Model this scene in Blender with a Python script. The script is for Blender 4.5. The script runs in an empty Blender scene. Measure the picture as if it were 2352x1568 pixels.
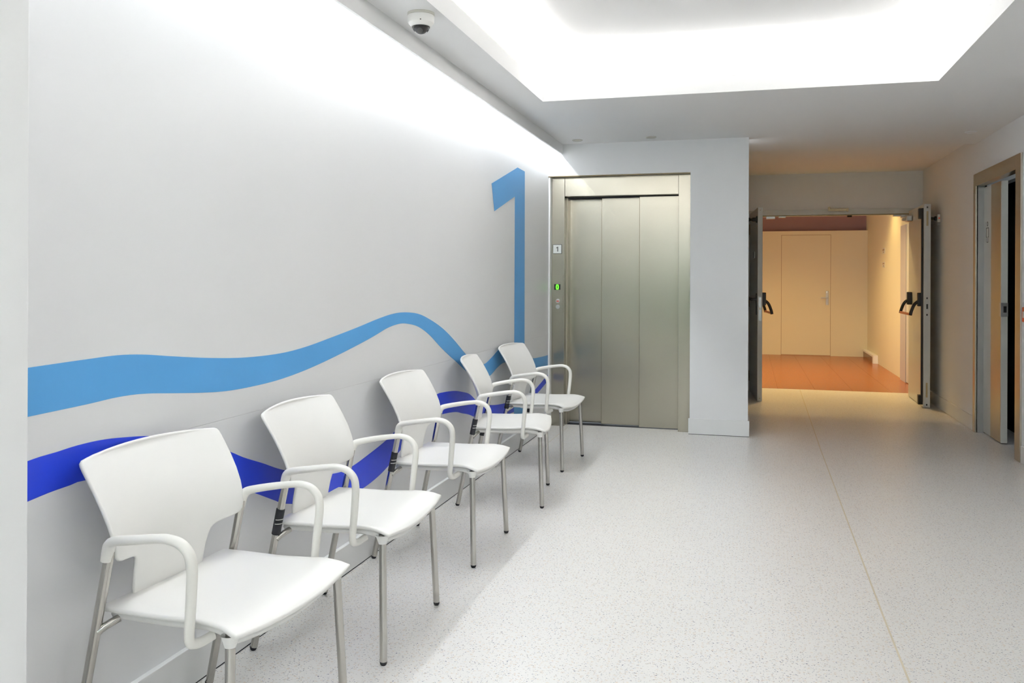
import bpy, bmesh, math, random
from mathutils import Vector, Matrix

random.seed(7)
R = math.radians
scene = bpy.context.scene
col = scene.collection

# ------------------------------------------------------------------ camera
F_PX, W_PX = 1980.0, 2352.0
EYE = 1.29
cam_d = bpy.data.cameras.new('camera')
cam = bpy.data.objects.new('camera', cam_d)
col.objects.link(cam)
cam_d.sensor_fit = 'HORIZONTAL'
cam_d.sensor_width = 36.0
cam_d.lens = 36.0 * F_PX / W_PX
cam_d.shift_y = -140.2 / W_PX
cam_d.clip_start = 0.05
cam.matrix_world = (Matrix.Translation((0, 0, EYE)) @ Matrix.Rotation(math.atan(545 / F_PX), 4, 'Z')
                    @ Matrix.Rotation(R(90), 4, 'X') @ Matrix.Rotation(0.004, 4, 'Z'))
scene.camera = cam

# ------------------------------------------------------------------ world, colour management
world = bpy.data.worlds.new('world')
scene.world = world
world.use_nodes = True
wb = world.node_tree.nodes['Background']
wb.inputs[0].default_value = (0.86, 0.94, 1.0, 1)
wb.inputs[1].default_value = 3.8
vs = scene.view_settings
vs.view_transform = 'Standard'
vs.look = 'None'
vs.gamma = 1.0
vs.use_curve_mapping = False
vs.exposure = 0.43

# ------------------------------------------------------------------ room measures (metres)
XL, XR = -1.714, 1.884          # left and right wall faces
YB, YD = 7.42, 10.60            # elevator wall, wall with the double door
YBACK = -2.6                    # wall behind the viewer
ZC = 2.486                      # ceiling
TX0, TX1, TY0, TY1 = -1.335, 1.08, -1.0, 5.61   # opening of the ceiling tray
ZTRAY = 2.80
XF = -1.598                     # face of the cove fascia
PIERX, PIERY = -1.45, 1.468     # near pier
ZUP = 2.545                     # ceiling in the passage

# ------------------------------------------------------------------ lamps of the coves
def area(name, loc, sx, sy, power, color, rot=(0, 0, 0), parent=None, spread=None):
    d = bpy.data.lights.new(name, 'AREA')
    d.shape = 'RECTANGLE'
    d.size, d.size_y = sx, sy
    d.energy = power
    d.color = color
    if spread: d.spread = spread
    o = bpy.data.objects.new(name, d)
    o.location = loc
    o.rotation_euler = rot
    col.objects.link(o)
    if parent: o.parent = parent
    return o

COOL = (0.93, 0.97, 1.0)
NEUT = (1.0, 0.98, 0.965)
WARM = (1.0, 0.69, 0.26)
area('wall_wash_lamp', (-1.662, (PIERY + YB) / 2, 2.482), 0.016, YB - PIERY - 0.04, 28, COOL)
# each strip lies in the trough behind the tray lip and leans towards the trough's side
area('tray_lamp', (TX0 - 0.10, (TY0 + TY1) / 2, 2.53), 0.03, TY1 - TY0 + 0.2, 64, NEUT, (R(180), R(-32), 0))
area('tray_lamp', (TX1 + 0.10, (TY0 + TY1) / 2, 2.53), 0.03, TY1 - TY0 + 0.2, 64, NEUT, (R(180), R(32), 0))
area('tray_lamp', ((TX0 + TX1) / 2, TY1 + 0.10, 2.53), TX1 - TX0 + 0.2, 0.03, 25, NEUT, (R(148), 0, 0))
area('tray_lamp', ((TX0 + TX1) / 2, TY0 - 0.10, 2.53), TX1 - TX0 + 0.2, 0.03, 25, NEUT, (R(212), 0, 0))

# daylight enters through the window at the viewer's end of the hall
pt = area('window_portal', (0.2, YBACK - 0.02, 1.3), 3.1, 2.1, 1, (1, 1, 1), (R(-90), 0, 0))
pt.data.cycles.is_portal = True

# ------------------------------------------------------------------ materials
def mat(name, color, rough=0.5, metal=0.0, noise=None, bump=None, **kw):
    m = bpy.data.materials.new(name)
    m.use_nodes = True
    nt = m.node_tree
    b = nt.nodes['Principled BSDF']
    b.inputs['Base Color'].default_value = (*color, 1)
    b.inputs['Roughness'].default_value = rough
    b.inputs['Metallic'].default_value = metal
    for k, v in kw.items():
        b.inputs[k.replace('_', ' ')].default_value = v
    tc = nt.nodes.new('ShaderNodeTexCoord')
    if noise:                                   # (scale, amount)
        n = nt.nodes.new('ShaderNodeTexNoise')
        n.inputs['Scale'].default_value = noise[0]
        n.inputs['Detail'].default_value = 4
        mp = nt.nodes.new('ShaderNodeMapping')
        if len(noise) > 2: mp.inputs['Scale'].default_value = noise[2]
        nt.links.new(tc.outputs['Object'], mp.inputs['Vector'])
        nt.links.new(mp.outputs['Vector'], n.inputs['Vector'])
        mx = nt.nodes.new('ShaderNodeMix'); mx.data_type = 'RGBA'
        a = noise[1]
        mx.inputs[6].default_value = (*[max(0, c * (1 - a)) for c in color], 1)
        mx.inputs[7].default_value = (*[min(1, c * (1 + a)) for c in color], 1)
        nt.links.new(n.outputs['Fac'], mx.inputs[0])
        nt.links.new(mx.outputs[2], b.inputs['Base Color'])
    if bump:
        n = nt.nodes.new('ShaderNodeTexNoise')
        n.inputs['Scale'].default_value = bump[0]
        n.inputs['Detail'].default_value = 3
        nt.links.new(tc.outputs['Object'], n.inputs['Vector'])
        bp = nt.nodes.new('ShaderNodeBump')
        bp.inputs['Strength'].default_value = bump[1]
        bp.inputs['Distance'].default_value = bump[2] if len(bump) > 2 else 0.001
        nt.links.new(n.outputs['Fac'], bp.inputs['Height'])
        nt.links.new(bp.outputs['Normal'], b.inputs['Normal'])
    return m

def steel(name, color, rough, bands=(6, 6, 900), aniso=0.0):
    """brushed stainless steel: fine streaks in roughness and relief"""
    m = mat(name, color, rough, 1.0)
    nt = m.node_tree; b = nt.nodes['Principled BSDF']
    tc = nt.nodes.new('ShaderNodeTexCoord'); mp = nt.nodes.new('ShaderNodeMapping')
    mp.inputs['Scale'].default_value = bands
    n = nt.nodes.new('ShaderNodeTexNoise'); n.inputs['Scale'].default_value = 1.0; n.inputs['Detail'].default_value = 2
    nt.links.new(tc.outputs['Object'], mp.inputs['Vector']); nt.links.new(mp.outputs['Vector'], n.inputs['Vector'])
    mr = nt.nodes.new('ShaderNodeMapRange')
    mr.inputs['To Min'].default_value = rough * 0.95; mr.inputs['To Max'].default_value = rough * 1.06
    nt.links.new(n.outputs['Fac'], mr.inputs['Value'])
    if not aniso: nt.links.new(mr.outputs['Result'], b.inputs['Roughness'])
    if aniso:                                   # vertical grain spreads reflections sideways
        b.inputs['Anisotropic'].default_value = aniso
        tg = nt.nodes.new('ShaderNodeTangent'); tg.direction_type = 'RADIAL'; tg.axis = 'Z'
        nt.links.new(tg.outputs['Tangent'], b.inputs['Tangent'])
    # handling marks and smudges
    n2 = nt.nodes.new('ShaderNodeTexNoise'); n2.inputs['Scale'].default_value = 3.2; n2.inputs['Detail'].default_value = 5
    nt.links.new(tc.outputs['Object'], n2.inputs['Vector'])
    mx = nt.nodes.new('ShaderNodeMix'); mx.data_type = 'RGBA'
    mx.inputs[6].default_value = (*[c * 0.95 for c in color], 1); mx.inputs[7].default_value = (*[min(1, c * 1.03) for c in color], 1)
    nt.links.new(n2.outputs['Fac'], mx.inputs[0]); nt.links.new(mx.outputs[2], b.inputs['Base Color'])
    return m

def speckle(name, base, chips, rough):
    """sheet vinyl with chips of several colours, each from its own cell field"""
    m = mat(name, base, rough)
    nt = m.node_tree; b = nt.nodes['Principled BSDF']
    tc = nt.nodes.new('ShaderNodeTexCoord')
    big = nt.nodes.new('ShaderNodeTexNoise'); big.inputs['Scale'].default_value = 1.3; big.inputs['Detail'].default_value = 3
    nt.links.new(tc.outputs['Object'], big.inputs['Vector'])
    mx0 = nt.nodes.new('ShaderNodeMix'); mx0.data_type = 'RGBA'
    mx0.inputs[6].default_value = (*[c * 0.975 for c in base], 1); mx0.inputs[7].default_value = (*[min(1, c * 1.025) for c in base], 1)
    nt.links.new(big.outputs['Fac'], mx0.inputs[0])
    prev = mx0.outputs[2]
    for i, (color, scale, radius, share) in enumerate(chips):
        mp = nt.nodes.new('ShaderNodeMapping')
        mp.inputs['Location'].default_value = (3.7 * i, 1.9 * i, 0)
        mp.inputs['Rotation'].default_value = (0, 0, 0.7 * i)
        mp.inputs['Scale'].default_value = (1, 1.5, 1)
        nt.links.new(tc.outputs['Object'], mp.inputs['Vector'])
        wv = nt.nodes.new('ShaderNodeTexNoise'); wv.inputs['Scale'].default_value = scale * 2.2
        nt.links.new(mp.outputs['Vector'], wv.inputs['Vector'])
        sc = nt.nodes.new('ShaderNodeVectorMath'); sc.operation = 'SCALE'; sc.inputs['Scale'].default_value = 0.9 / scale
        nt.links.new(wv.outputs['Color'], sc.inputs[0])
        ad = nt.nodes.new('ShaderNodeVectorMath'); ad.operation = 'ADD'
        nt.links.new(mp.outputs['Vector'], ad.inputs[0]); nt.links.new(sc.outputs['Vector'], ad.inputs[1])
        v = nt.nodes.new('ShaderNodeTexVoronoi'); v.voronoi_dimensions = '2D'; v.inputs['Scale'].default_value = scale
        nt.links.new(ad.outputs['Vector'], v.inputs['Vector'])
        lt = nt.nodes.new('ShaderNodeMath'); lt.operation = 'LESS_THAN'; lt.inputs[1].default_value = radius
        nt.links.new(v.outputs['Distance'], lt.inputs[0])
        sp = nt.nodes.new('ShaderNodeSeparateColor'); nt.links.new(v.outputs['Color'], sp.inputs[0])
        l2 = nt.nodes.new('ShaderNodeMath'); l2.operation = 'LESS_THAN'; l2.inputs[1].default_value = share
        nt.links.new(sp.outputs[0], l2.inputs[0])
        mu = nt.nodes.new('ShaderNodeMath'); mu.operation = 'MULTIPLY'
        nt.links.new(lt.outputs[0], mu.inputs[0]); nt.links.new(l2.outputs[0], mu.inputs[1])
        mx = nt.nodes.new('ShaderNodeMix'); mx.data_type = 'RGBA'
        nt.links.new(mu.outputs[0], mx.inputs[0]); nt.links.new(prev, mx.inputs[6]); mx.inputs[7].default_value = (*color, 1)
        prev = mx.outputs[2]
    nt.links.new(prev, b.inputs['Base Color'])
    return m

def emit(name, color, strength):
    m = mat(name, color, 0.4)
    b = m.node_tree.nodes['Principled BSDF']
    b.inputs['Emission Color'].default_value = (*color, 1)
    b.inputs['Emission Strength'].default_value = strength
    return m

M = dict(
    wall=mat('white_paint', (0.90, 0.905, 0.91), 0.55, noise=(2.0, 0.012), bump=(420, 0.08)),
    panel=mat('white_panel', (0.87, 0.875, 0.885), 0.38, noise=(1.6, 0.012), bump=(500, 0.05)),
    ceil=mat('ceiling_paint', (0.92, 0.92, 0.915), 0.85, noise=(2.0, 0.01)),
    warmwall=mat('cream_paint', (0.80, 0.75, 0.55), 0.6, noise=(1.5, 0.03)),
    purple=mat('mauve_paint', (0.36, 0.22, 0.24), 0.7, noise=(2, 0.03)),
    base=mat('white_skirting', (0.87, 0.875, 0.87), 0.35, noise=(8, 0.02)),
    dark=mat('dark_joint', (0.02, 0.022, 0.03), 0.8, noise=(20, 0.1)),
    lblue=mat('light_blue_vinyl', (0.085, 0.335, 0.68), 0.45, noise=(5, 0.03)),
    dblue=mat('dark_blue_vinyl', (0.014, 0.05, 0.66), 0.42, noise=(5, 0.04)),
    floor=speckle('speckled_vinyl', (0.83, 0.815, 0.79), [
        ((0.76, 0.68, 0.60), 60, 0.24, 0.30), ((0.62, 0.62, 0.62), 120, 0.20, 0.25),
        ((0.45, 0.36, 0.27), 70, 0.12, 0.20), ((0.10, 0.11, 0.20), 90, 0.14, 0.20), ((0.035, 0.045, 0.14), 60, 0.115, 0.17)], 0.34),
    seam=mat('beige_weld', (0.68, 0.61, 0.47), 0.4, noise=(30, 0.1)),
    orange=speckle('orange_vinyl', (0.38, 0.09, 0.002), [
        ((0.55, 0.27, 0.05), 60, 0.25, 0.3), ((0.33, 0.09, 0.006), 50, 0.25, 0.3)], 0.24),
    white_pl=mat('white_plastic', (0.86, 0.85, 0.82), 0.36, noise=(6, 0.012), bump=(900, 0.05)),
    arm_pl=mat('arm_plastic', (0.85, 0.835, 0.785), 0.40, noise=(9, 0.03)),
    chrome=steel('worn_chrome', (0.47, 0.46, 0.43), 0.17, (300, 300, 8)),
    rubber=mat('black_rubber', (0.012, 0.013, 0.018), 0.6, noise=(40, 0.2)),
    steel=steel('brushed_steel', (0.42, 0.395, 0.33), 0.27, (500, 500, 5), 0.75),
    steel2=steel('dull_steel', (0.52, 0.48, 0.41), 0.34, (500, 500, 5)),
    bronze=mat('bronze_edge', (0.20, 0.155, 0.085), 0.4, 0.8, noise=(12, 0.1)),
    doorp=mat('pale_door_paint', (0.66, 0.68, 0.67), 0.3, noise=(3, 0.02)),
    doorc=mat('cream_laminate', (0.70, 0.71, 0.66), 0.3, noise=(3, 0.02)),
    black=mat('black_plastic', (0.012, 0.012, 0.014), 0.4, noise=(30, 0.15)),
    redbar=mat('copper_red_bar', (0.55, 0.16, 0.07), 0.35, 0.3, noise=(20, 0.1)),
    brass=mat('aged_brass', (0.42, 0.33, 0.20), 0.35, 0.9, noise=(25, 0.15)),
    zinc=mat('zinc_plate', (0.55, 0.56, 0.56), 0.35, 0.9, noise=(25, 0.1)),
    void=mat('unlit_room_dark', (0.045, 0.05, 0.048), 0.8, noise=(2, 0.1)),  # near-black colour paints in the darkness of the unlit room
    satin=mat('satin_steel', (0.42, 0.42, 0.41), 0.42, 0.6, noise=(6, 0.03)),
    red=mat('red_plastic', (0.62, 0.05, 0.02), 0.35, noise=(10, 0.05)),
    green=emit('green_led', (0.10, 1.0, 0.02), 1.6),
    led=emit('led_strip', (1.0, 0.98, 0.94), 4.0),
    lampw=emit('warm_lamp', (1.0, 0.62, 0.28), 8.0),
    disc=mat('off_white_disc', (0.66, 0.65, 0.58), 0.4, noise=(20, 0.04)),
    lens=mat('clear_dome', (1, 1, 1), 0.02, noise=(5, 0.0), Transmission_Weight=1.0, IOR=1.12),
    lilac=mat('lilac_grey_paint', (0.55, 0.52, 0.53), 0.4, noise=(4, 0.03)),
    brown=mat('brown_upstand', (0.20, 0.085, 0.03), 0.25, noise=(6, 0.1)),
    ink=mat('grey_ink', (0.10, 0.10, 0.095), 0.5, noise=(20, 0.1)),
    sign=mat('sign_white', (0.80, 0.83, 0.80), 0.35, noise=(20, 0.02)),
    tan=mat('tan_label', (0.45, 0.33, 0.20), 0.5, noise=(20, 0.1)),
    glass=mat('window_glass', (1, 1, 1), 0.0, noise=(5, 0.0), Transmission_Weight=1.0, IOR=1.05),
    hedge=mat('hedge_leaves', (0.13, 0.32, 0.11), 0.7, noise=(9, 0.5)),
)

# ------------------------------------------------------------------ mesh helpers
def new_obj(name, bm, m, parent=None, smooth=False):
    me = bpy.data.meshes.new(name)
    bmesh.ops.recalc_face_normals(bm, faces=bm.faces)
    bm.to_mesh(me); bm.free()
    me.materials.append(M[m])
    if smooth:
        for p in me.polygons: p.use_smooth = True
        if smooth is not True:
            me.set_sharp_from_angle(angle=smooth)
    o = bpy.data.objects.new(name, me)
    col.objects.link(o)
    if parent: o.parent = parent
    return o

def tag(o, label, cat=None, group=None, kind=None):
    o['label'] = label
    if cat: o['category'] = cat
    if group: o['group'] = group
    if kind: o['kind'] = kind
    return o

def thing(name, loc=(0, 0, 0), rz=0):
    o = bpy.data.objects.new(name, None)
    o.location = loc; o.rotation_euler = (0, 0, rz)
    o.empty_display_size = 0.1
    col.objects.link(o)
    return o

def box(bm, x0, x1, y0, y1, z0, z1, bevel=0.0):
    r = bmesh.ops.create_cube(bm, size=1)
    vsx = r['verts']
    bmesh.ops.transform(bm, verts=vsx, matrix=Matrix.Translation(((x0 + x1) / 2, (y0 + y1) / 2, (z0 + z1) / 2))
                        @ Matrix.Diagonal((abs(x1 - x0), abs(y1 - y0), abs(z1 - z0), 1)))
    if bevel:
        es = list({e for v in vsx for e in v.link_edges})
        bmesh.ops.bevel(bm, geom=es, offset=bevel, segments=2, profile=0.5, affect='EDGES')
    return bm

def B(*boxes, bevel=0.0):
    bm = bmesh.new()
    for b in boxes: box(bm, *b, bevel=bevel)
    return bm

def crom(pts, n=6):
    pts = [Vector(p) for p in pts]
    P = [2 * pts[0] - pts[1]] + pts + [2 * pts[-1] - pts[-2]]
    out = []
    for i in range(1, len(P) - 2):
        a, b, c, d = P[i - 1], P[i], P[i + 1], P[i + 2]
        for k in range(n):
            t = k / n
            out.append(0.5 * ((2 * b) + (c - a) * t + (2 * a - 5 * b + 4 * c - d) * t * t + (3 * b - a - 3 * c + d) * t ** 3))
    out.append(P[-2])
    return out

def tube(bm, path, ra, rb=None, hint=(0, 1, 0), seg=14, caps=True):
    """sweep an ellipse: ra along the hint direction, rb across it; radii may be lists"""
    path = [Vector(p) for p in path]
    n = len(path)
    A = ra if isinstance(ra, (list, tuple)) else [ra] * n
    Bq = rb if isinstance(rb, (list, tuple)) else [rb if rb else None] * n
    nrm = Vector(hint)
    rings = []
    prev_t = None
    for i, p in enumerate(path):
        t = (path[min(i + 1, n - 1)] - path[max(i - 1, 0)]).normalized()
        if prev_t is not None:
            ax = prev_t.cross(t)
            if ax.length > 1e-6:
                nrm = Matrix.Rotation(prev_t.angle(t), 3, ax.normalized()) @ nrm
        nrm = (nrm - t * nrm.dot(t)).normalized()
        prev_t = t
        b = t.cross(nrm)
        a_, b_ = A[i], (Bq[i] if Bq[i] else A[i])
        rings.append([bm.verts.new(p + nrm * (a_ * math.cos(2 * math.pi * k / seg)) + b * (b_ * math.sin(2 * math.pi * k / seg)))
                      for k in range(seg)])
    for r0, r1 in zip(rings, rings[1:]):
        for k in range(seg):
            bm.faces.new((r0[k], r0[(k + 1) % seg], r1[(k + 1) % seg], r1[k]))
    if caps:
        bm.faces.new(rings[0][::-1]); bm.faces.new(rings[-1])
    return bm

def lathe(bm, prof, seg=32, center=(0, 0, 0)):
    c = Vector(center)
    rings = []
    for r, z in prof:
        if r < 1e-6: rings.append([bm.verts.new(c + Vector((0, 0, z)))])
        else: rings.append([bm.verts.new(c + Vector((r * math.cos(2 * math.pi * k / seg), r * math.sin(2 * math.pi * k / seg), z))) for k in range(seg)])
    for a, b in zip(rings, rings[1:]):
        for k in range(seg):
            k2 = (k + 1) % seg
            if len(a) == 1 and len(b) == 1: continue
            if len(a) == 1: bm.faces.new((a[0], b[k], b[k2]))
            elif len(b) == 1: bm.faces.new((a[k], a[k2], b[0]))
            else: bm.faces.new((a[k], a[k2], b[k2], b[k]))
    return bm

def prism(bm, pts, axis, d0, d1):
    """extrude a 2D outline along an axis: X -> pts are (y,z), Y -> (x,z), Z -> (x,y)"""
    def P(p, d):
        return {'X': (d, p[0], p[1]), 'Y': (p[0], d, p[1]), 'Z': (p[0], p[1], d)}[axis]
    a = [bm.verts.new(P(p, d0)) for p in pts]; b = [bm.verts.new(P(p, d1)) for p in pts]
    n = len(pts)
    bm.faces.new(a); bm.faces.new(b[::-1])
    for k in range(n): bm.faces.new((a[k], b[k], b[(k + 1) % n], a[(k + 1) % n]))
    return bm

def ribbon(bm, upper, lower, x0, x1):
    """a band on a wall between two edge curves (y,z) of equal length, with thickness"""
    n = len(upper)
    vv = [[bm.verts.new((x, p[0], p[1])) for p in c] for x in (x0, x1) for c in (upper, lower)]
    u0, l0, u1, l1 = vv
    for k in range(n - 1):
        bm.faces.new((u1[k], u1[k + 1], l1[k + 1], l1[k]))
        bm.faces.new((u0[k + 1], u0[k], l0[k], l0[k + 1]))
        bm.faces.new((u0[k], u0[k + 1], u1[k + 1], u1[k])); bm.faces.new((l0[k + 1], l0[k], l1[k], l1[k + 1]))
    bm.faces.new((u0[0], u1[0], l1[0], l0[0])); bm.faces.new((u1[-1], u0[-1], l0[-1], l1[-1]))
    return bm

def shell(bm, G, th):
    """closed shell of thickness th around a grid of points, with a rounded rim"""
    nr, nc = len(G), len(G[0])
    G = [[Vector(p) for p in row] for row in G]
    def nor(i, j):
        du = G[min(i + 1, nr - 1)][j] - G[max(i - 1, 0)][j]; dv = G[i][min(j + 1, nc - 1)] - G[i][max(j - 1, 0)]
        return du.cross(dv).normalized()
    N = [[nor(i, j) for j in range(nc)] for i in range(nr)]
    top = [[bm.verts.new(G[i][j] + N[i][j] * th / 2) for j in range(nc)] for i in range(nr)]
    bot = [[bm.verts.new(G[i][j] - N[i][j] * th / 2) for j in range(nc)] for i in range(nr)]
    for i in range(nr - 1):
        for j in range(nc - 1):
            bm.faces.new((top[i][j], top[i + 1][j], top[i + 1][j + 1], top[i][j + 1]))
            bm.faces.new((bot[i][j], bot[i][j + 1], bot[i + 1][j + 1], bot[i + 1][j]))
    loop = [(0, j) for j in range(nc)] + [(i, nc - 1) for i in range(1, nr)] + [(nr - 1, j) for j in range(nc - 2, -1, -1)] + [(i, 0) for i in range(nr - 2, 0, -1)]
    rings = [[top[i][j] for i, j in loop]]
    L = len(loop)
    for ang in (50, 0, -50):
        ring = []
        for k, (i, j) in enumerate(loop):
            a, b = loop[k - 1], loop[(k + 1) % L]
            t = (G[b[0]][b[1]] - G[a[0]][a[1]]).normalized()
            o = t.cross(N[i][j]).normalized()
            inner = G[min(max(i, 1), nr - 2)][min(max(j, 1), nc - 2)]
            if o.dot(G[i][j] - inner) < 0: o = -o
            ring.append(bm.verts.new(G[i][j] + (o * math.cos(R(ang)) + N[i][j] * math.sin(R(ang))) * th / 2))
        rings.append(ring)
    rings.append([bot[i][j] for i, j in loop])
    for r0, r1 in zip(rings, rings[1:]):
        for k in range(L):
            bm.faces.new((r0[k], r0[(k + 1) % L], r1[(k + 1) % L], r1[k]))
    return bm

def interp(x, tab):
    for (x0, y0), (x1, y1) in zip(tab, tab[1:]):
        if x <= x1: return y0 + (y1 - y0) * max(0, (x - x0)) / (x1 - x0)
    return tab[-1][1]

# ------------------------------------------------------------------ the setting: floor
fl = tag(new_obj('floor', B((-2.4, 2.2, YBACK - 0.2, 10.87, -0.06, 0.0)), 'floor'),
         'pale grey speckled sheet vinyl floor of the waiting hall', 'floor', kind='structure')
bm = bmesh.new()
prism(bm, [(0.495, -2.4), (0.502, -2.4), (0.507, 3.6), (0.537, 7.0), (0.591, 10.85), (0.584, 10.85), (0.530, 7.0), (0.50, 3.6)], 'Z', 0.0002, 0.0008)
new_obj('floor_seam', bm, 'seam', fl)
new_obj('floor_seam', B((-1.539, -1.535, 6.35, 7.45, 0.0002, 0.0008)), 'seam', fl)

cf = tag(new_obj('floor_corridor', B((-1.2, 2.1, 10.87, 16.1, -0.06, -0.004)), 'brown'),
         'glossy orange sheet floor of the corridor beyond the double doors', 'floor', kind='structure')
tile_mesh = None
for i in range(7):
    for j in range(4):
        x0 = -0.94 + i * 0.425; y0 = 10.875 + j * 1.3
        if tile_mesh is None:
            o = new_obj('floor_tile', B((0.001, 0.424, 0.001, 1.299, -0.006, 0.0)), 'orange', cf); tile_mesh = o.data
        else:
            o = bpy.data.objects.new('floor_tile', tile_mesh); col.objects.link(o); o.parent = cf
        o.location = (x0, y0, 0)

# ------------------------------------------------------------------ walls
wl = tag(new_obj('wall_left', B((-1.90, XL - 0.006, PIERY - 0.5, YB + 0.6, 0, 2.9)), 'wall'),
         'long white left wall washed by a cove light from above', 'wall', kind='structure')
new_obj('wall_panel', B((XL - 0.006, XL, PIERY - 0.4, YB + 0.085, 0.8158, 2.88)), 'panel', wl)
new_obj('wall_panel', B((XL - 0.006, XL, PIERY - 0.4, YB + 0.085, 0.0, 0.8151)), 'panel', wl)

tag(new_obj('wall_pier', B((-2.4, PIERX, YBACK, PIERY, 0, ZC + 0.4), bevel=0.004), 'wall'),
    'plain white wall pier in the near left foreground', 'wall', kind='structure')

bm = B((-1.90, 0.0 - 0.007, YB, YB + 0.12, 2.21, 2.9), (-0.482, -0.007, YB, YB + 0.40, 0, 2.21))
wbk = tag(new_obj('wall_back', bm, 'wall'), 'white end wall around the elevator opening', 'wall', kind='structure')
new_obj('corner_bead', B((XL + 0.001, XL + 0.016, YB + 0.012, YB + 0.09, 0.0, 2.2025), bevel=0.002), 'base', wbk)
new_obj('opening_edge', B((XL, -0.482, YB + 0.002, YB + 0.10, 2.203, 2.2098)), 'bronze', wbk)

tag(new_obj('wall_passage', B((-0.25, -0.15, YB + 0.40, YD, 0, 2.9)), 'wall'),
    'white side wall of the passage behind the elevator wall', 'wall', kind='structure')

DX0, DX1, DZ = 0.03, 1.845, 2.066
bm = B((-0.25, DX0, YD, YD + 0.24, 0, 2.9), (DX1, XR + 0.2, YD, YD + 0.24, 0, 2.9), (DX0, DX1, YD, YD + 0.24, DZ + 0.03, 2.9))
tag(new_obj('wall_double_door', bm, 'wall'), 'white wall above and beside the open double doors', 'wall', kind='structure')

# right wall with the opening of the sliding door
SY0, SY1, SZ = 7.05, 8.20, 2.12
bm = B((XR, XR + 0.07, YBACK, SY0, 0, 2.9), (XR, XR + 0.07, SY1, YD + 0.2, 0, 2.9), (XR, XR + 0.07, SY0, SY1, SZ, 2.9),
       (XR + 0.15, XR + 0.22, YBACK, SY0, 0, 2.9), (XR + 0.15, XR + 0.22, SY1, YD + 0.2, 0, 2.9), (XR + 0.15, XR + 0.22, SY0, SY1, SZ, 2.9))
tag(new_obj('wall_right', bm, 'wall'), 'white right wall with a steel-framed sliding door', 'wall', kind='structure')
# dim room behind the sliding door
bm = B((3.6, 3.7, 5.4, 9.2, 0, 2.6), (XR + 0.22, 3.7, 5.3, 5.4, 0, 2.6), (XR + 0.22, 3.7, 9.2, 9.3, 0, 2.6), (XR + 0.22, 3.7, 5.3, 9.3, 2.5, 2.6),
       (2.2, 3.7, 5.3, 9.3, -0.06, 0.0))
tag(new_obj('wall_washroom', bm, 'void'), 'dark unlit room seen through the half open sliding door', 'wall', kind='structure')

# wall behind the viewer with a wide window on greenery (its glow shows in the elevator steel)
WY = YBACK
WX0, WX1, WZ0, WZ1 = -1.35, 1.75, 0.25, 2.35
bm = B((-2.4, WX0, WY - 0.2, WY, 0, 2.9), (WX1, XR + 0.2, WY - 0.2, WY, 0, 2.9), (WX0, WX1, WY - 0.2, WY, WZ1, 2.9), (WX0, WX1, WY - 0.2, WY, 0, WZ0))
tag(new_obj('wall_front', bm, 'wall'), 'white wall at the window end of the hall', 'wall', kind='structure')
fr = [(WX0, WX1, WY - 0.14, WY - 0.06, WZ0, WZ0 + 0.06), (WX0, WX1, WY - 0.14, WY - 0.06, WZ1 - 0.06, WZ1)]
xs = [WX0 + (WX1 - WX0 - 0.06) * k / 3 for k in range(4)]
fr += [(x, x + 0.06, WY - 0.14, WY - 0.06, WZ0 + 0.06, WZ1 - 0.06) for x in xs]
wn = tag(new_obj('window_1', B(*fr), 'base'), 'wide three pane window looking onto greenery', 'window', kind='structure')
for a, b in zip(xs, xs[1:]):
    new_obj('pane', B((a + 0.06, b, WY - 0.104, WY - 0.098, WZ0 + 0.06, WZ1 - 0.06)), 'glass', wn)

# corridor beyond the doors
bm = B((-1.3, -1.2, YD + 0.2, 16.2, 0, 2.75), (1.96, 2.06, YD + 0.2, 16.2, 0, 2.75), (-1.3, 2.06, 16.15, 16.25, 0, 2.75), (-1.3, 2.06, YD + 0.24, 16.25, 2.68, 2.75))
tag(new_obj('wall_corridor', bm, 'warmwall'), 'cream walls of the warmly lit corridor beyond the doors', 'wall', kind='structure')
ptn = tag(new_obj('wall_corridor_end', B((-1.2, 1.96, 15.9, 16.0, 0, 2.175)), 'warmwall'),
          'cream partition closing the far end of the corridor', 'wall', kind='structure')
tag(new_obj('wall_mauve', B((-1.2, 1.96, 16.10, 16.14, 2.0, 2.68)), 'purple'), 'mauve wall strip above the far cream partition', 'wall', kind='structure')

# ------------------------------------------------------------------ ceiling
T = 0.012
bm = B((XF + 0.014, TX0 - T, PIERY - 0.1, 8.26, ZC, ZC + 0.02), (TX1 + T, XR, YBACK, 8.26, ZC, ZC + 0.02), (TX0 - T, TX1 + T, TY1 + T, 8.26, ZC, ZC + 0.02),
       (TX0 - T, TX1 + T, YBACK, TY0 - T, ZC, ZC + 0.02), (PIERX - 0.05, TX0 - T, YBACK, PIERY - 0.1, ZC, ZC + 0.02))
ceil = tag(new_obj('ceiling', bm, 'ceil'), 'flat white ceiling with a large recessed light tray', 'ceiling', kind='structure')
new_obj('tray_lip', B((TX0 - T, TX0, TY0 - T, TY1 + T, ZC, ZC + 0.105), (TX1, TX1 + T, TY0 - T, TY1 + T, ZC, ZC + 0.105),
                      (TX0, TX1, TY1, TY1 + T, ZC, ZC + 0.105), (TX0, TX1, TY0 - T, TY0, ZC, ZC + 0.105)), 'ceil', ceil)
W = 0.19
new_obj('tray_side', B((TX0 - W - 0.02, TX0 - W, TY0 - W, TY1 + W, ZC + 0.02, ZTRAY), (TX1 + W, TX1 + W + 0.02, TY0 - W, TY1 + W, ZC + 0.02, ZTRAY),
                       (TX0 - W, TX1 + W, TY1 + W, TY1 + W + 0.02, ZC + 0.02, ZTRAY), (TX0 - W, TX1 + W, TY0 - W - 0.02, TY0 - W, ZC + 0.02, ZTRAY)), 'ceil', ceil)
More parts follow.
